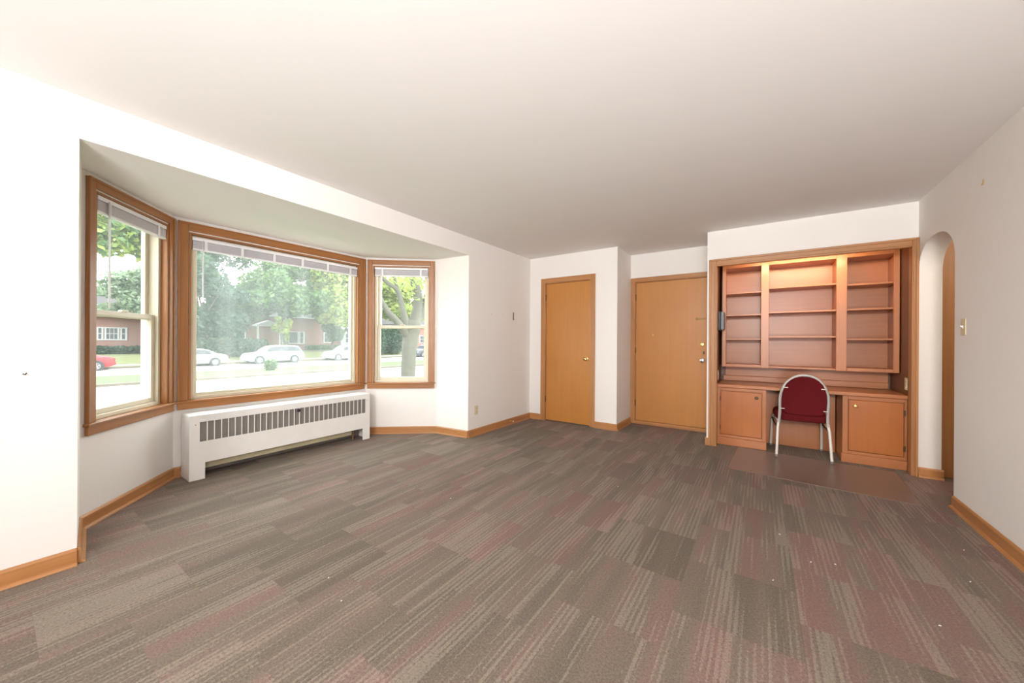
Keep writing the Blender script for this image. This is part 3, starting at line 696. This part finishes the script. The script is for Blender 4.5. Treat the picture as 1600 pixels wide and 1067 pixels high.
for s in (-1, 1):
    MB().tube([(s * .195, -.165, .375), (s * .205, -.19, .30), (s * .218, -.226, .02)], .0125, 10).build('leg', 'cream_leg', ch, smooth=True)
    MB().tube([(s * .205, .13, .365), (s * .212, .19, .36), (s * .218, .235, .30), (s * .224, .262, .02)], .0125, 10).build('leg', 'cream_leg', ch, smooth=True)
    MB().tube([(s * .198, -.19, .362), (s * .205, .16, .362)], .011, 8).build('seat_rail', 'silver_frame', ch, smooth=True)
    MB().tube([(s * .203, -.178, .335), (s * .208, -.11, .30), (s * .212, .10, .30), (s * .218, .205, .335)], .008, 8).build('stack_bumper', 'dark_bronze', ch, smooth=True)
    for yy, zz in ((-.229, .010), (.263, .010)):
        MB().lathe([(.012, -.0095), (.014, -.004), (.013, .012), (.009, .016)], (s * (.2185 if yy < 0 else .2245), yy, zz), 'Z', 12).build('foot_glide', 'grille_dark', ch, smooth=True)
    for zz in (.50, .72):
        p = backpt(s * .170 if zz < .6 else s * .148, zz)
        MB().box(p[0] - .018, p[0] + .018, p[1] - .022, p[1] - .014, p[2] - .004, p[2] + .004).build('clip', 'cream_leg', ch, bev=.002)

# specks of lint on the carpet
random.seed(5)
lint = MB()
for x, y in [(.33, 2.55), (.62, 2.25), (.83, 1.95), (.80, 1.80), (.10, 2.75), (.22, 2.5), (-1.9, 1.95), (-1.75, .95), (-1.55, .90), (-.95, 2.9), (.95, 3.15), (.85, 2.75), (.05, 2.2)]:
    k = random.uniform(.002, .0045); a = random.uniform(0, 3)
    lint.tube([(x, y, .003), (x + k * cos(a), y + k * sin(a), .004), (x + 2 * k * cos(a + .6), y + 2 * k * sin(a + .6), .003)], .002, 5)
tag(lint.build('carpet_lint', 'white_vinyl'), 'tiny white specks of lint scattered on the carpet', 'lint', kind='stuff')

# ================================================================== OUTDOORS
SZ = -1.0
S('ground', MB().box(-140, -4.3, -60, 140, SZ - .6, SZ - .25), 'dry_grass')
S('lawn_near', MB().box(-15.0, -4.4, -40, 90, SZ - .25, SZ + .06), 'grass')
S('road_near', MB().box(-24.5, -15.0, -40, 120, SZ - .25, SZ), 'concrete')
S('curb_near', MB().box(-24.75, -24.5, -40, 120, SZ - .25, SZ + .12), 'curb_concrete')
S('lawn_median', MB().box(-29.9, -24.75, -40, 120, SZ - .25, SZ + .12), 'grass')
S('curb_median', MB().box(-30.1, -29.9, -40, 120, SZ - .25, SZ + .12), 'curb_concrete')
S('road_far', MB().box(-38.8, -30.1, -40, 120, SZ - .25, SZ), 'concrete')
S('curb_far', MB().box(-39.1, -38.8, -40, 120, SZ - .25, SZ + .13), 'curb_concrete')
S('parkway', MB().box(-40.6, -39.1, -40, 120, SZ - .25, SZ + .14), 'dry_grass')
S('sidewalk', MB().box(-42.0, -40.6, -40, 120, SZ - .25, SZ + .15), 'concrete')
S('lawn_far', MB().prism([(-42.0, SZ - .25), (-42.0, SZ + .18), (-44.0, SZ + .75), (-60, SZ + .95), (-110, SZ + 1.0), (-110, SZ - .25)], -40, 120, 'XZ'), 'dry_grass')

# ---- cars (local: +x forward, wheels on z = 0)
def car(label, paint_, x, y, rz, L, kind, group='parked cars across the street'):
    r = thing('parked_car', label, 'car', (x, y, SZ), rz, group)
    if kind == 'suv':
        Hh, W2, st = 1.70, .93, [(-.50, .62, .62, .90), (-.485, .95, .95, .93), (-.44, 1.05, 1.25, .97), (-.39, 1.06, 1.58, 1.0), (-.30, 1.06, 1.68, 1.0), (-.05, 1.05, 1.70, 1.0), (.08, 1.04, 1.62, 1.0), (.17, 1.03, 1.38, 1.0), (.235, 1.02, 1.08, .99), (.32, .99, 1.02, .98), (.44, .92, .95, .95), (.48, .80, .82, .90), (.50, .60, .60, .82)]
    else:
        Hh, W2, st = 1.45, .89, [(-.50, .58, .58, .88), (-.485, .84, .86, .92), (-.43, .93, .97, .96), (-.34, .94, 1.02, .98), (-.25, .93, 1.26, 1.0), (-.16, .92, 1.42, 1.0), (-.03, .91, 1.45, 1.0), (.07, .90, 1.38, 1.0), (.15, .90, 1.16, 1.0), (.22, .89, .96, .99), (.33, .86, .89, .98), (.44, .78, .80, .94), (.48, .68, .70, .88), (.50, .52, .52, .80)]
    wr_ = .345 if kind == 'suv' else .32
    wx_ = (-.30 * L, .305 * L)
    mb = MB(); k = 0; N = 12; vs2 = []
    for f, belt, top, wf in st:
        w = W2 * wf; xx = f * L; gh = max(top - belt, 0); tw = w - .07 - gh * .34
        zb = .24 if abs(f) < .47 else .34
        half = [(w * .88, zb), (w * .98, zb + .14), (w, .55 if belt > .6 else belt * .85), (w * .985, belt - .04), (w - .05 if gh > .1 else w * .93, belt), (max(tw, .3), top)]
        sec = half + [(-a, b) for a, b in half[::-1]]
        vs2 += [(xx, a, b) for a, b in sec]
    fs2 = []
    for a in range(len(st) - 1):
        for i in range(N): fs2.append((a * N + i, a * N + (i + 1) % N, (a + 1) * N + (i + 1) % N, (a + 1) * N + i))
    fs2 += [tuple(range(N))[::-1], tuple((len(st) - 1) * N + i for i in range(N))]
    mb.add(vs2, fs2).build('body', paint_, r, smooth=True)
    # side glass and screens follow the greenhouse faces, set just proud
    def gpanel(name, idx, s):
        pts_t, pts_b = [], []
        for f, belt, top, wf in idx:
            w = W2 * wf; gh = top - belt; tw = w - .07 - gh * .34
            def at(t): return (f * L, s * ((w - .05) + (tw - (w - .05)) * t + .006), belt + gh * t)
            pts_b.append(at(.12)); pts_t.append(at(.84))
        n = len(pts_b); vv = pts_b + pts_t
        inn = [(a, b - s * .004, c) for a, b, c in vv]
        ff = [(i, i + 1, n + i + 1, n + i) for i in range(n - 1)] + [(2 * n + i, 2 * n + n + i, 2 * n + n + i + 1, 2 * n + i + 1) for i in range(n - 1)]
        ff += [(0, n, 3 * n, 2 * n), (n - 1, 2 * n + n - 1, 4 * n - 1, 2 * n - 1)]
        MB().add(vv + inn, ff).build(name, 'car_glass', r)
    seq = [s_ for s_ in st if s_[2] - s_[1] > .18]
    h = max(2, len(seq) // 2 + 1)
    for s in (-1, 1):
        gpanel('side_window', seq[:h], s); gpanel('side_window', seq[h - 1:], s)
    for s in (-1, 1):
        for wx in wx_:
            MB().lathe([(wr_ * 1.17, 0), (wr_ * 1.17, .02), (wr_ * .9, .021)], (wx, s * (W2 - .012) if s > 0 else -(W2 - .012) - .02, wr_ + .02), 'Y', 22).build('wheel_arch', 'tyre', r)
            y0_ = s * (W2 - .16)
            wh = MB().lathe([(wr_ * .62, 0), (wr_ * .93, 0), (wr_, .03), (wr_, .15), (wr_ * .93, .185), (wr_ * .62, .19)] if s > 0 else [(wr_ * .62, 0), (wr_ * .93, 0), (wr_, -.03), (wr_, -.15), (wr_ * .93, -.185), (wr_ * .62, -.19)], (wx, y0_, wr_), 'Y', 22).build('wheel', 'tyre', r, smooth=True)
            hb = MB(); yo = y0_ + s * .195
            hb.lathe([(wr_ * .64, -.006), (wr_ * .64, .004), (wr_ * .55, .005), (wr_ * .55, -.006)], (wx, yo, wr_), 'Y', 20)
            for j in range(5):
                a = 2 * pi * j / 5 + .3; c_, s2 = cos(a), sin(a); px, pz = -s2, c_
                q = [(wx + c_ * .03 + px * .03, wr_ + s2 * .03 + pz * .03), (wx + c_ * wr_ * .6 + px * .045, wr_ + s2 * wr_ * .6 + pz * .045), (wx + c_ * wr_ * .6 - px * .045, wr_ + s2 * wr_ * .6 - pz * .045), (wx + c_ * .03 - px * .03, wr_ + s2 * .03 - pz * .03)]
                hb.prism(q, yo - .004, yo + .008, 'XZ')
            hb.build('hub', 'alloy', wh)
    for s in (-1, 1):
        MB().box(L * .462, L * .486, s * W2 * .62, s * W2 * .90, .62, .74).build('headlight', 'lamp_lens', r, bev=.02)
        MB().box(-L * .496, -L * .472, s * W2 * .62, s * W2 * .93, .70, .86).build('tail_light', 'tail_red', r, bev=.02)
    MB().box(-L * .507, -L * .47, -W2 * .84, W2 * .84, .36, .56).build('bumper', paint_, r, bev=.04); MB().box(L * .472, L * .505, -W2 * .76, W2 * .76, .32, .50).build('bumper', paint_, r, bev=.04)
    return r
car('red sedan parked across the street, its tail in view', 'car_red', -38.0, 2.70, R(-90), 4.6, 'sedan')
car('white sedan parked behind the picture window edge, tail toward the white SUV', 'car_white', -38.0, 9.15, R(-90), 4.7, 'sedan')
car('white SUV parked across the street in the middle of the picture window', 'car_white', -38.0, 15.25, R(-90), 4.85, 'suv')
car('white hatchback at the right edge of the picture window near the white doorway', 'car_white', -38.0, 22.5, R(-90), 4.6, 'suv')
car('dark car parked far down the street behind the tree trunk', 'car_dark', -38.0, 34.2, R(-90), 4.6, 'suv')

# ---- houses
def house(label, x, y0, y1, zb, ze, depth, wins, extra, ridge):
    r = thing('brick_house', label, 'house', (x - depth / 2, (y0 + y1) / 2, zb))
    def W(mb, n, m, parent=r, **k): return mb.build(n, m, parent, world=True, **k)
    W(MB().box(x - depth, x, y0, y1, zb, ze), 'wall', 'brick')
    e = .45; xm = x - depth / 2
    W(MB().add([(x + e, y0 - e, ze), (x + e, y1 + e, ze), (x - depth - e, y1 + e, ze), (x - depth - e, y0 - e, ze), (xm, y0 + 2.0, ze + ridge), (xm, y1 - 2.0, ze + ridge), (x + e, y0 - e, ze - .12), (x + e, y1 + e, ze - .12), (x - depth - e, y1 + e, ze - .12), (x - depth - e, y0 - e, ze - .12)],
               [(0, 1, 5, 4), (1, 2, 5), (2, 3, 4, 5), (3, 0, 4), (6, 7, 1, 0), (7, 8, 2, 1), (8, 9, 3, 2), (9, 6, 0, 3), (9, 8, 7, 6)]), 'roof', 'shingle')
    W(MB().box(x + e - .02, x + e + .04, y0 - e, y1 + e, ze - .14, ze + .02), 'gutter', 'house_white')
    for a, b, z0, z1, cells in wins:
        f = W(MB().box(x, x + .08, a, b, z0, z0 + .12).box(x, x + .08, a, b, z1 - .10, z1).box(x, x + .08, a, a + .10, z0 + .12, z1 - .10).box(x, x + .08, b - .10, b, z0 + .12, z1 - .10), 'window', 'house_white')
        for (c0, c1, rows, cols) in cells:
            p0, p1 = a + (b - a) * c0, a + (b - a) * c1
            W(MB().box(x + .005, x + .02, p0, p1, z0 + .10, z1 - .08), 'pane', 'house_glass', f)
            mu = MB()
            mu.box(x + .02, x + .075, p0 - .07, p0 + .05, z0 + .1, z1 - .09).box(x + .02, x + .075, p1 - .05, p1 + .07, z0 + .1, z1 - .09)
            for i in range(1, rows):
                z = z0 + .1 + (z1 - z0 - .18) * i / rows; mu.box(x + .02, x + .06, p0, p1, z - .03, z + .03)
            for i in range(1, cols):
                yy = p0 + (p1 - p0) * i / cols; mu.box(x + .02, x + .05, yy - .02, yy + .02, z0 + .1, z1 - .08)
            W(mu, 'sash_bar', 'house_white', f)
    extra(W, r)
    return r
def ex_left(W, r):
    W(MB().tube([(-49.9, 8.75, -.2), (-49.9, 8.75, 3.0)], .06, 8), 'downspout', 'house_white')
    W(MB().box(-49.95, -48.6, 8.3, 9.4, -.25, .10).box(-49.95, -49.2, 8.3, 9.4, .10, .35), 'step', 'curb_concrete')
    W(MB().box(-52.4, -51.6, 2.5, 3.3, 4.0, 6.8), 'chimney', 'brick')
house('red brick house with white triple window behind the red car', -50.0, -6.0, 9.6, -.30, 3.35, 9.0,
      [(5.45, 7.45, 1.06, 2.28, [(.055, .20, 2, 1), (.30, .70, 2, 3), (.80, .945, 2, 1)]), (-1.0, .6, 1.06, 2.28, [(.08, .92, 2, 2)])], ex_left, 2.4)
def ex_mid(W, r):
    # gabled canopy on posts
    c = W(MB().prism([(18.4, 3.05), (19.75, 3.62), (21.1, 3.05), (21.1, 2.86), (18.4, 2.86)], -52.0, -50.4, 'YZ'), 'porch_canopy', 'house_white')
    for yy in (18.55, 20.95): W(MB().box(-50.6, -50.45, yy - .09, yy + .09, -.2, 2.86), 'post', 'house_white', c)
    d = W(MB().prism([(29.75, -.2), (29.75, 3.25), (30.85, 3.68), (31.95, 3.25), (31.95, -.2)], -52.0, -51.6, 'YZ'), 'door_surround', 'house_white')
    W(MB().box(-51.6, -51.56, 30.35, 31.25, -.05, 2.35), 'door', 'house_white', d, bev=.02); W(MB().box(-51.56, -51.54, 30.5, 31.1, .9, 1.45).box(-51.56, -51.54, 30.5, 31.1, 1.55, 2.15), 'door_pane', 'house_glass', d)
    W(MB().box(-51.60, -51.55, 30.3, 31.3, 2.55, 2.95), 'transom', 'house_glass', d)
    W(MB().box(-51.98, -51.8, 29.1, 29.4, 1.9, 2.3), 'lantern', 'house_white')
house('brick house with white porch canopy and white doorway behind the parked cars', -52.0, 15.6, 34.0, -.25, 4.3, 9.0,
      [(21.75, 24.7, .68, 2.34, [(.05, .22, 2, 1), (.30, .70, 1, 1), (.78, .95, 2, 1)]), (27.3, 28.6, .80, 2.30, [(.10, .90, 2, 2)]), (16.6, 17.8, .9, 2.3, [(.1, .9, 2, 2)])], ex_mid, 2.6)
def ex_none(W, r): pass
house('pale far house beside the tree trunk down the street', -60.0, 47.0, 58.0, -.3, 4.6, 9.0, [(48.2, 50.0, .7, 2.3, [(.08, .92, 2, 2)]), (52.0, 54.0, .7, 2.3, [(.08, .92, 2, 2)])], ex_none, 2.6)

# ---- vegetation
def leaves(n, blobs, size, rng):
    mb = MB(); tot = sum(b[3] * b[4] * b[5] for b in blobs)
    for cx, cy, cz, a, b, c in blobs:
        k = max(8, int(n * a * b * c / tot))
        for _ in range(k):
            while True:
                u = Vector((rng.uniform(-1, 1), rng.uniform(-1, 1), rng.uniform(-1, 1)))
                if .25 < u.length < 1: break
            u = u * (1 - .35 * (1 - u.length)); p = Vector((cx + u.x * a, cy + u.y * b, cz + u.z * c))
            d1 = Vector((rng.gauss(0, 1), rng.gauss(0, 1), rng.gauss(0, .6))).normalized(); d2 = d1.cross(Vector((rng.gauss(0, 1), rng.gauss(0, 1), rng.gauss(0, 1)))).normalized()
            s = size * rng.uniform(.6, 1.3)
            mb.add([p - d1 * s, p + d2 * s * .55, p + d1 * s, p - d2 * s * .55], [(0, 1, 2, 3)])
    return mb
def raw(mb, name, mat, parent):
    me = bpy.data.meshes.new(name); me.from_pydata(mb.v, [], mb.f); me.materials.append(MATS[mat])
    o = bpy.data.objects.new(name, me); COL.objects.link(o); o.parent = parent; return o
def blobs_for(rng, cz, rad, h, n):
    return [(rng.uniform(-1, 1) * rad * .65, rng.uniform(-1, 1) * rad * .65, cz + rng.uniform(-.36, .36) * h, rad * rng.uniform(.28, .5), rad * rng.uniform(.28, .5), h * rng.uniform(.12, .26)) for _ in range(n)]
def tree(label, x, y, z, trunk_h, trunk_r, cz, rad, h, n, mat, size, seed, nb=14, group='trees across the street'):
    rng = random.Random(seed); r = thing('leafy_tree', label, 'tree', (x, y, z), 0, group)
    mb = MB().tube([(0, 0, -.1), (trunk_r * .3, 0, trunk_h * .5), (0, trunk_r * .4, trunk_h), (.1, .1, cz)], [trunk_r * 1.25, trunk_r, trunk_r * .8, trunk_r * .3], 10)
    mb.build('trunk', 'bark', r, smooth=True)
    for i in range(5):
        a = 2 * pi * i / 5 + rng.random(); q = (cos(a) * rad * .6, sin(a) * rad * .6, cz + rng.uniform(-.2, .4) * h)
        MB().tube([(0, 0, trunk_h * .85), (q[0] * .4, q[1] * .4, (trunk_h + q[2]) / 2), q], [trunk_r * .5, trunk_r * .32, trunk_r * .1], 7).build('branch', 'bark', r, smooth=True)
    tag(raw(leaves(n, blobs_for(rng, cz, rad, h, nb), size, rng), 'foliage', mat, r), kind='stuff')
    return r
tree('tall deep green tree at the left side of the picture window', -46.0, 11.9, -.3, 2.6, .28, 5.0, 3.7, 8.6, 12000, 'leaf_deep', .26, 11, 18)
tree('tall green tree in the middle of the picture window', -46.5, 20.0, -.3, 3.0, .22, 8.6, 4.6, 8.4, 15000, 'leaf_green', .27, 12, 20)
tree('yellow green tree right of centre in the picture window', -43.5, 26.2, -.3, 2.4, .20, 8.0, 4.6, 8.8, 15000, 'leaf_yellow', .26, 13, 20)
tree('small grey green tree in front of the brick house window', -48.0, 26.4, -.2, 1.4, .14, 3.0, 2.0, 3.4, 4000, 'leaf_green', .2, 14)
tree('slim pale yellow sapling beside the white porch canopy', -44.5, 18.7, -.3, 1.6, .06, 2.9, 0.9, 2.6, 1500, 'leaf_yellow', .17, 15, 8)
tree('pale tree seen above the brick house in the window nearest the camera', -46.0, 7.9, -.2, 3.4, .16, 5.6, 3.0, 4.4, 7000, 'leaf_pale', .22, 16)
tree('yellow green tree behind the narrow window by the far bay wall', -45.0, 35.0, -.3, 3.2, .25, 8.0, 4.6, 8.0, 9000, 'leaf_yellow', .28, 18)
tree('tall tree rising behind the brick houses', -63.0, 17.0, -.3, 4, .3, 12.0, 6.0, 9.5, 8000, 'leaf_deep', .34, 19)
tree('tall tree rising behind the brick house doorway', -66.0, 34.0, -.3, 4, .3, 12.5, 6.0, 10.0, 8000, 'leaf_green', .36, 20)
tree('tall tree far down the street behind the forked trunk', -76.0, 56.0, -.3, 4, .3, 8.0, 6.0, 11.0, 8000, 'leaf_pale', .36, 21)
# near tree whose boughs hang into the first window
nt_ = thing('leafy_tree', 'near tree with yellow green boughs hanging into the window nearest the camera', 'tree', (-13.6, -2.0, SZ))
rng = random.Random(31)
MB().tube([(0, 0, -.1), (.05, .1, 2.0), (.0, .2, 4.0), (.1, .4, 6.5)], [.30, .24, .20, .10], 12).build('trunk', 'bark', nt_, smooth=True)
for q in ((-.4, 2.6, 5.2), (.4, 4.2, 5.8), (-1.0, 4.6, 6.6), (.2, 3.4, 6.8)):
    MB().tube([(0, .2, 3.6), (q[0] * .4, q[1] * .5, q[2] - .6), q], [.10, .06, .02], 8).build('branch', 'bark', nt_, smooth=True)
bl_ = [(rng.uniform(-1.2, 1.0), rng.uniform(2.6, 5.2), rng.uniform(4.45, 6.5), .55, .55, .36) for _ in range(34)] + [(rng.uniform(-1.2, 1), rng.uniform(-2.5, 1.6), rng.uniform(5.2, 8.0), 1.0, 1.0, .7) for _ in range(10)]
tag(raw(leaves(9000, bl_[:34], .09, rng), 'foliage', 'leaf_yellow', nt_), kind='stuff'); tag(raw(leaves(17000, bl_, .10, rng), 'foliage', 'leaf_green', nt_), kind='stuff')
# near tree with the thick trunk in the third window
tt = thing('forked_tree', 'thick grey forked tree trunk close outside the narrow window by the far bay wall', 'tree', (-9.0, 7.36, SZ))
MB().tube(smooth_path([(0, 0, -.1), (0, .0, .5), (.0, 0, 1.08), (.0, .04, 1.83), (0, .10, 2.35), (0, .16, 2.8)], 4), [.31] + [.27] * 3 + [.24] * 4 + [.22] * 5 + [.24] * 4 + [.28] * 3 + [.25], 18).build('trunk', 'bark', tt, smooth=True)
for pts, rs in (([(0, -.02, 2.35), (0, -.45, 2.78), (.05, -.78, 3.02), (.1, -1.05, 3.33), (.1, -1.5, 4.0), (.1, -1.8, 4.9)], [.15, .10, .08, .065, .05, .03]),
                ([(0, -.05, 2.55), (0, -.20, 3.1), (.05, -.44, 3.66), (.1, -.95, 3.92), (.1, -1.3, 4.35), (.1, -1.9, 5.2)], [.15, .085, .065, .055, .045, .02]),
                ([(.05, -.44, 3.66), (.0, -.55, 4.1), (.0, -.85, 4.7), (.0, -1.0, 5.4)], [.05, .04, .035, .02]),
                ([(0, .18, 2.55), (0, .36, 3.1), (-.05, .42, 3.6), (-.1, .24, 4.4), (-.1, .3, 6.0)], [.22, .17, .145, .12, .07]),
                ([(0, .28, 2.7), (.1, .66, 3.5), (.1, .80, 4.5), (.2, .95, 6.0)], [.15, .12, .10, .06])):
    MB().tube(smooth_path(pts, 4), [rs[min(i // 4, len(rs) - 1)] + (rs[min(i // 4 + 1, len(rs) - 1)] - rs[min(i // 4, len(rs) - 1)]) * (i % 4) / 4 for i in range((len(pts) - 1) * 4 + 1)], 12).build('branch', 'bark', tt, smooth=True)
rng = random.Random(41)
tag(raw(leaves(2600, [(rng.uniform(-1.4, 1.2), rng.uniform(-2.2, 2.0), rng.uniform(3.6, 6.5), .8, .8, .5) for _ in range(12)] + [(rng.uniform(-2, 2), rng.uniform(-2.5, 2.5), rng.uniform(5.6, 8), 1, 1, .7) for _ in range(10)], .10, rng), 'foliage', 'leaf_yellow', tt), kind='stuff')
# hedges and bushes
def hedge(label, x, y0, y1, z0, z1, w, n, mat, seed, name='clipped_hedge', size=.16):
    rng = random.Random(seed); r = thing(name, label, 'hedge' if name == 'clipped_hedge' else 'bush', (x, (y0 + y1) / 2, z0)); hh = z1 - z0; ln = y1 - y0
    k = max(2, int(ln / 1.0)); bl2 = [(rng.uniform(-.1, .1) * w, -ln / 2 + ln * (i + .5) / k, hh * .5, w * .55, ln / k * .75, hh * .52) for i in range(k)]
    for i in range(k):
        MB().tube([(0, -ln / 2 + ln * (i + .5) / k, -.05), (0, -ln / 2 + ln * (i + .5) / k, hh * .7)], [.04, .015], 6).build('stem', 'bark', r)
    tag(raw(leaves(n, bl2, size, rng), 'foliage', mat, r), kind='stuff'); return r
hedge('tall dark hedge behind the white sedan and the SUV hood', -43.2, 9.6, 16.6, -.65, 1.35, 1.6, 6500, 'leaf_hedge', 51)
hedge('low shrubs under the white triple window', -48.9, 4.2, 8.4, -.28, .55, 1.0, 2600, 'leaf_hedge', 52)
hedge('small round bush on the grassy median', -27.5, 10.55, 11.15, SZ + .1, SZ + .85, .7, 700, 'leaf_green', 53, 'round_bush', .09)
hedge('tall dark evergreen hedge left of the thick trunk', -42.8, 29.4, 33.4, -.7, 3.0, 2.6, 7500, 'leaf_deep', 54)
hedge('low shrubs along the brick house by the white doorway', -50.8, 24.6, 29.4, -.25, .55, 1.0, 2200, 'leaf_green', 55)
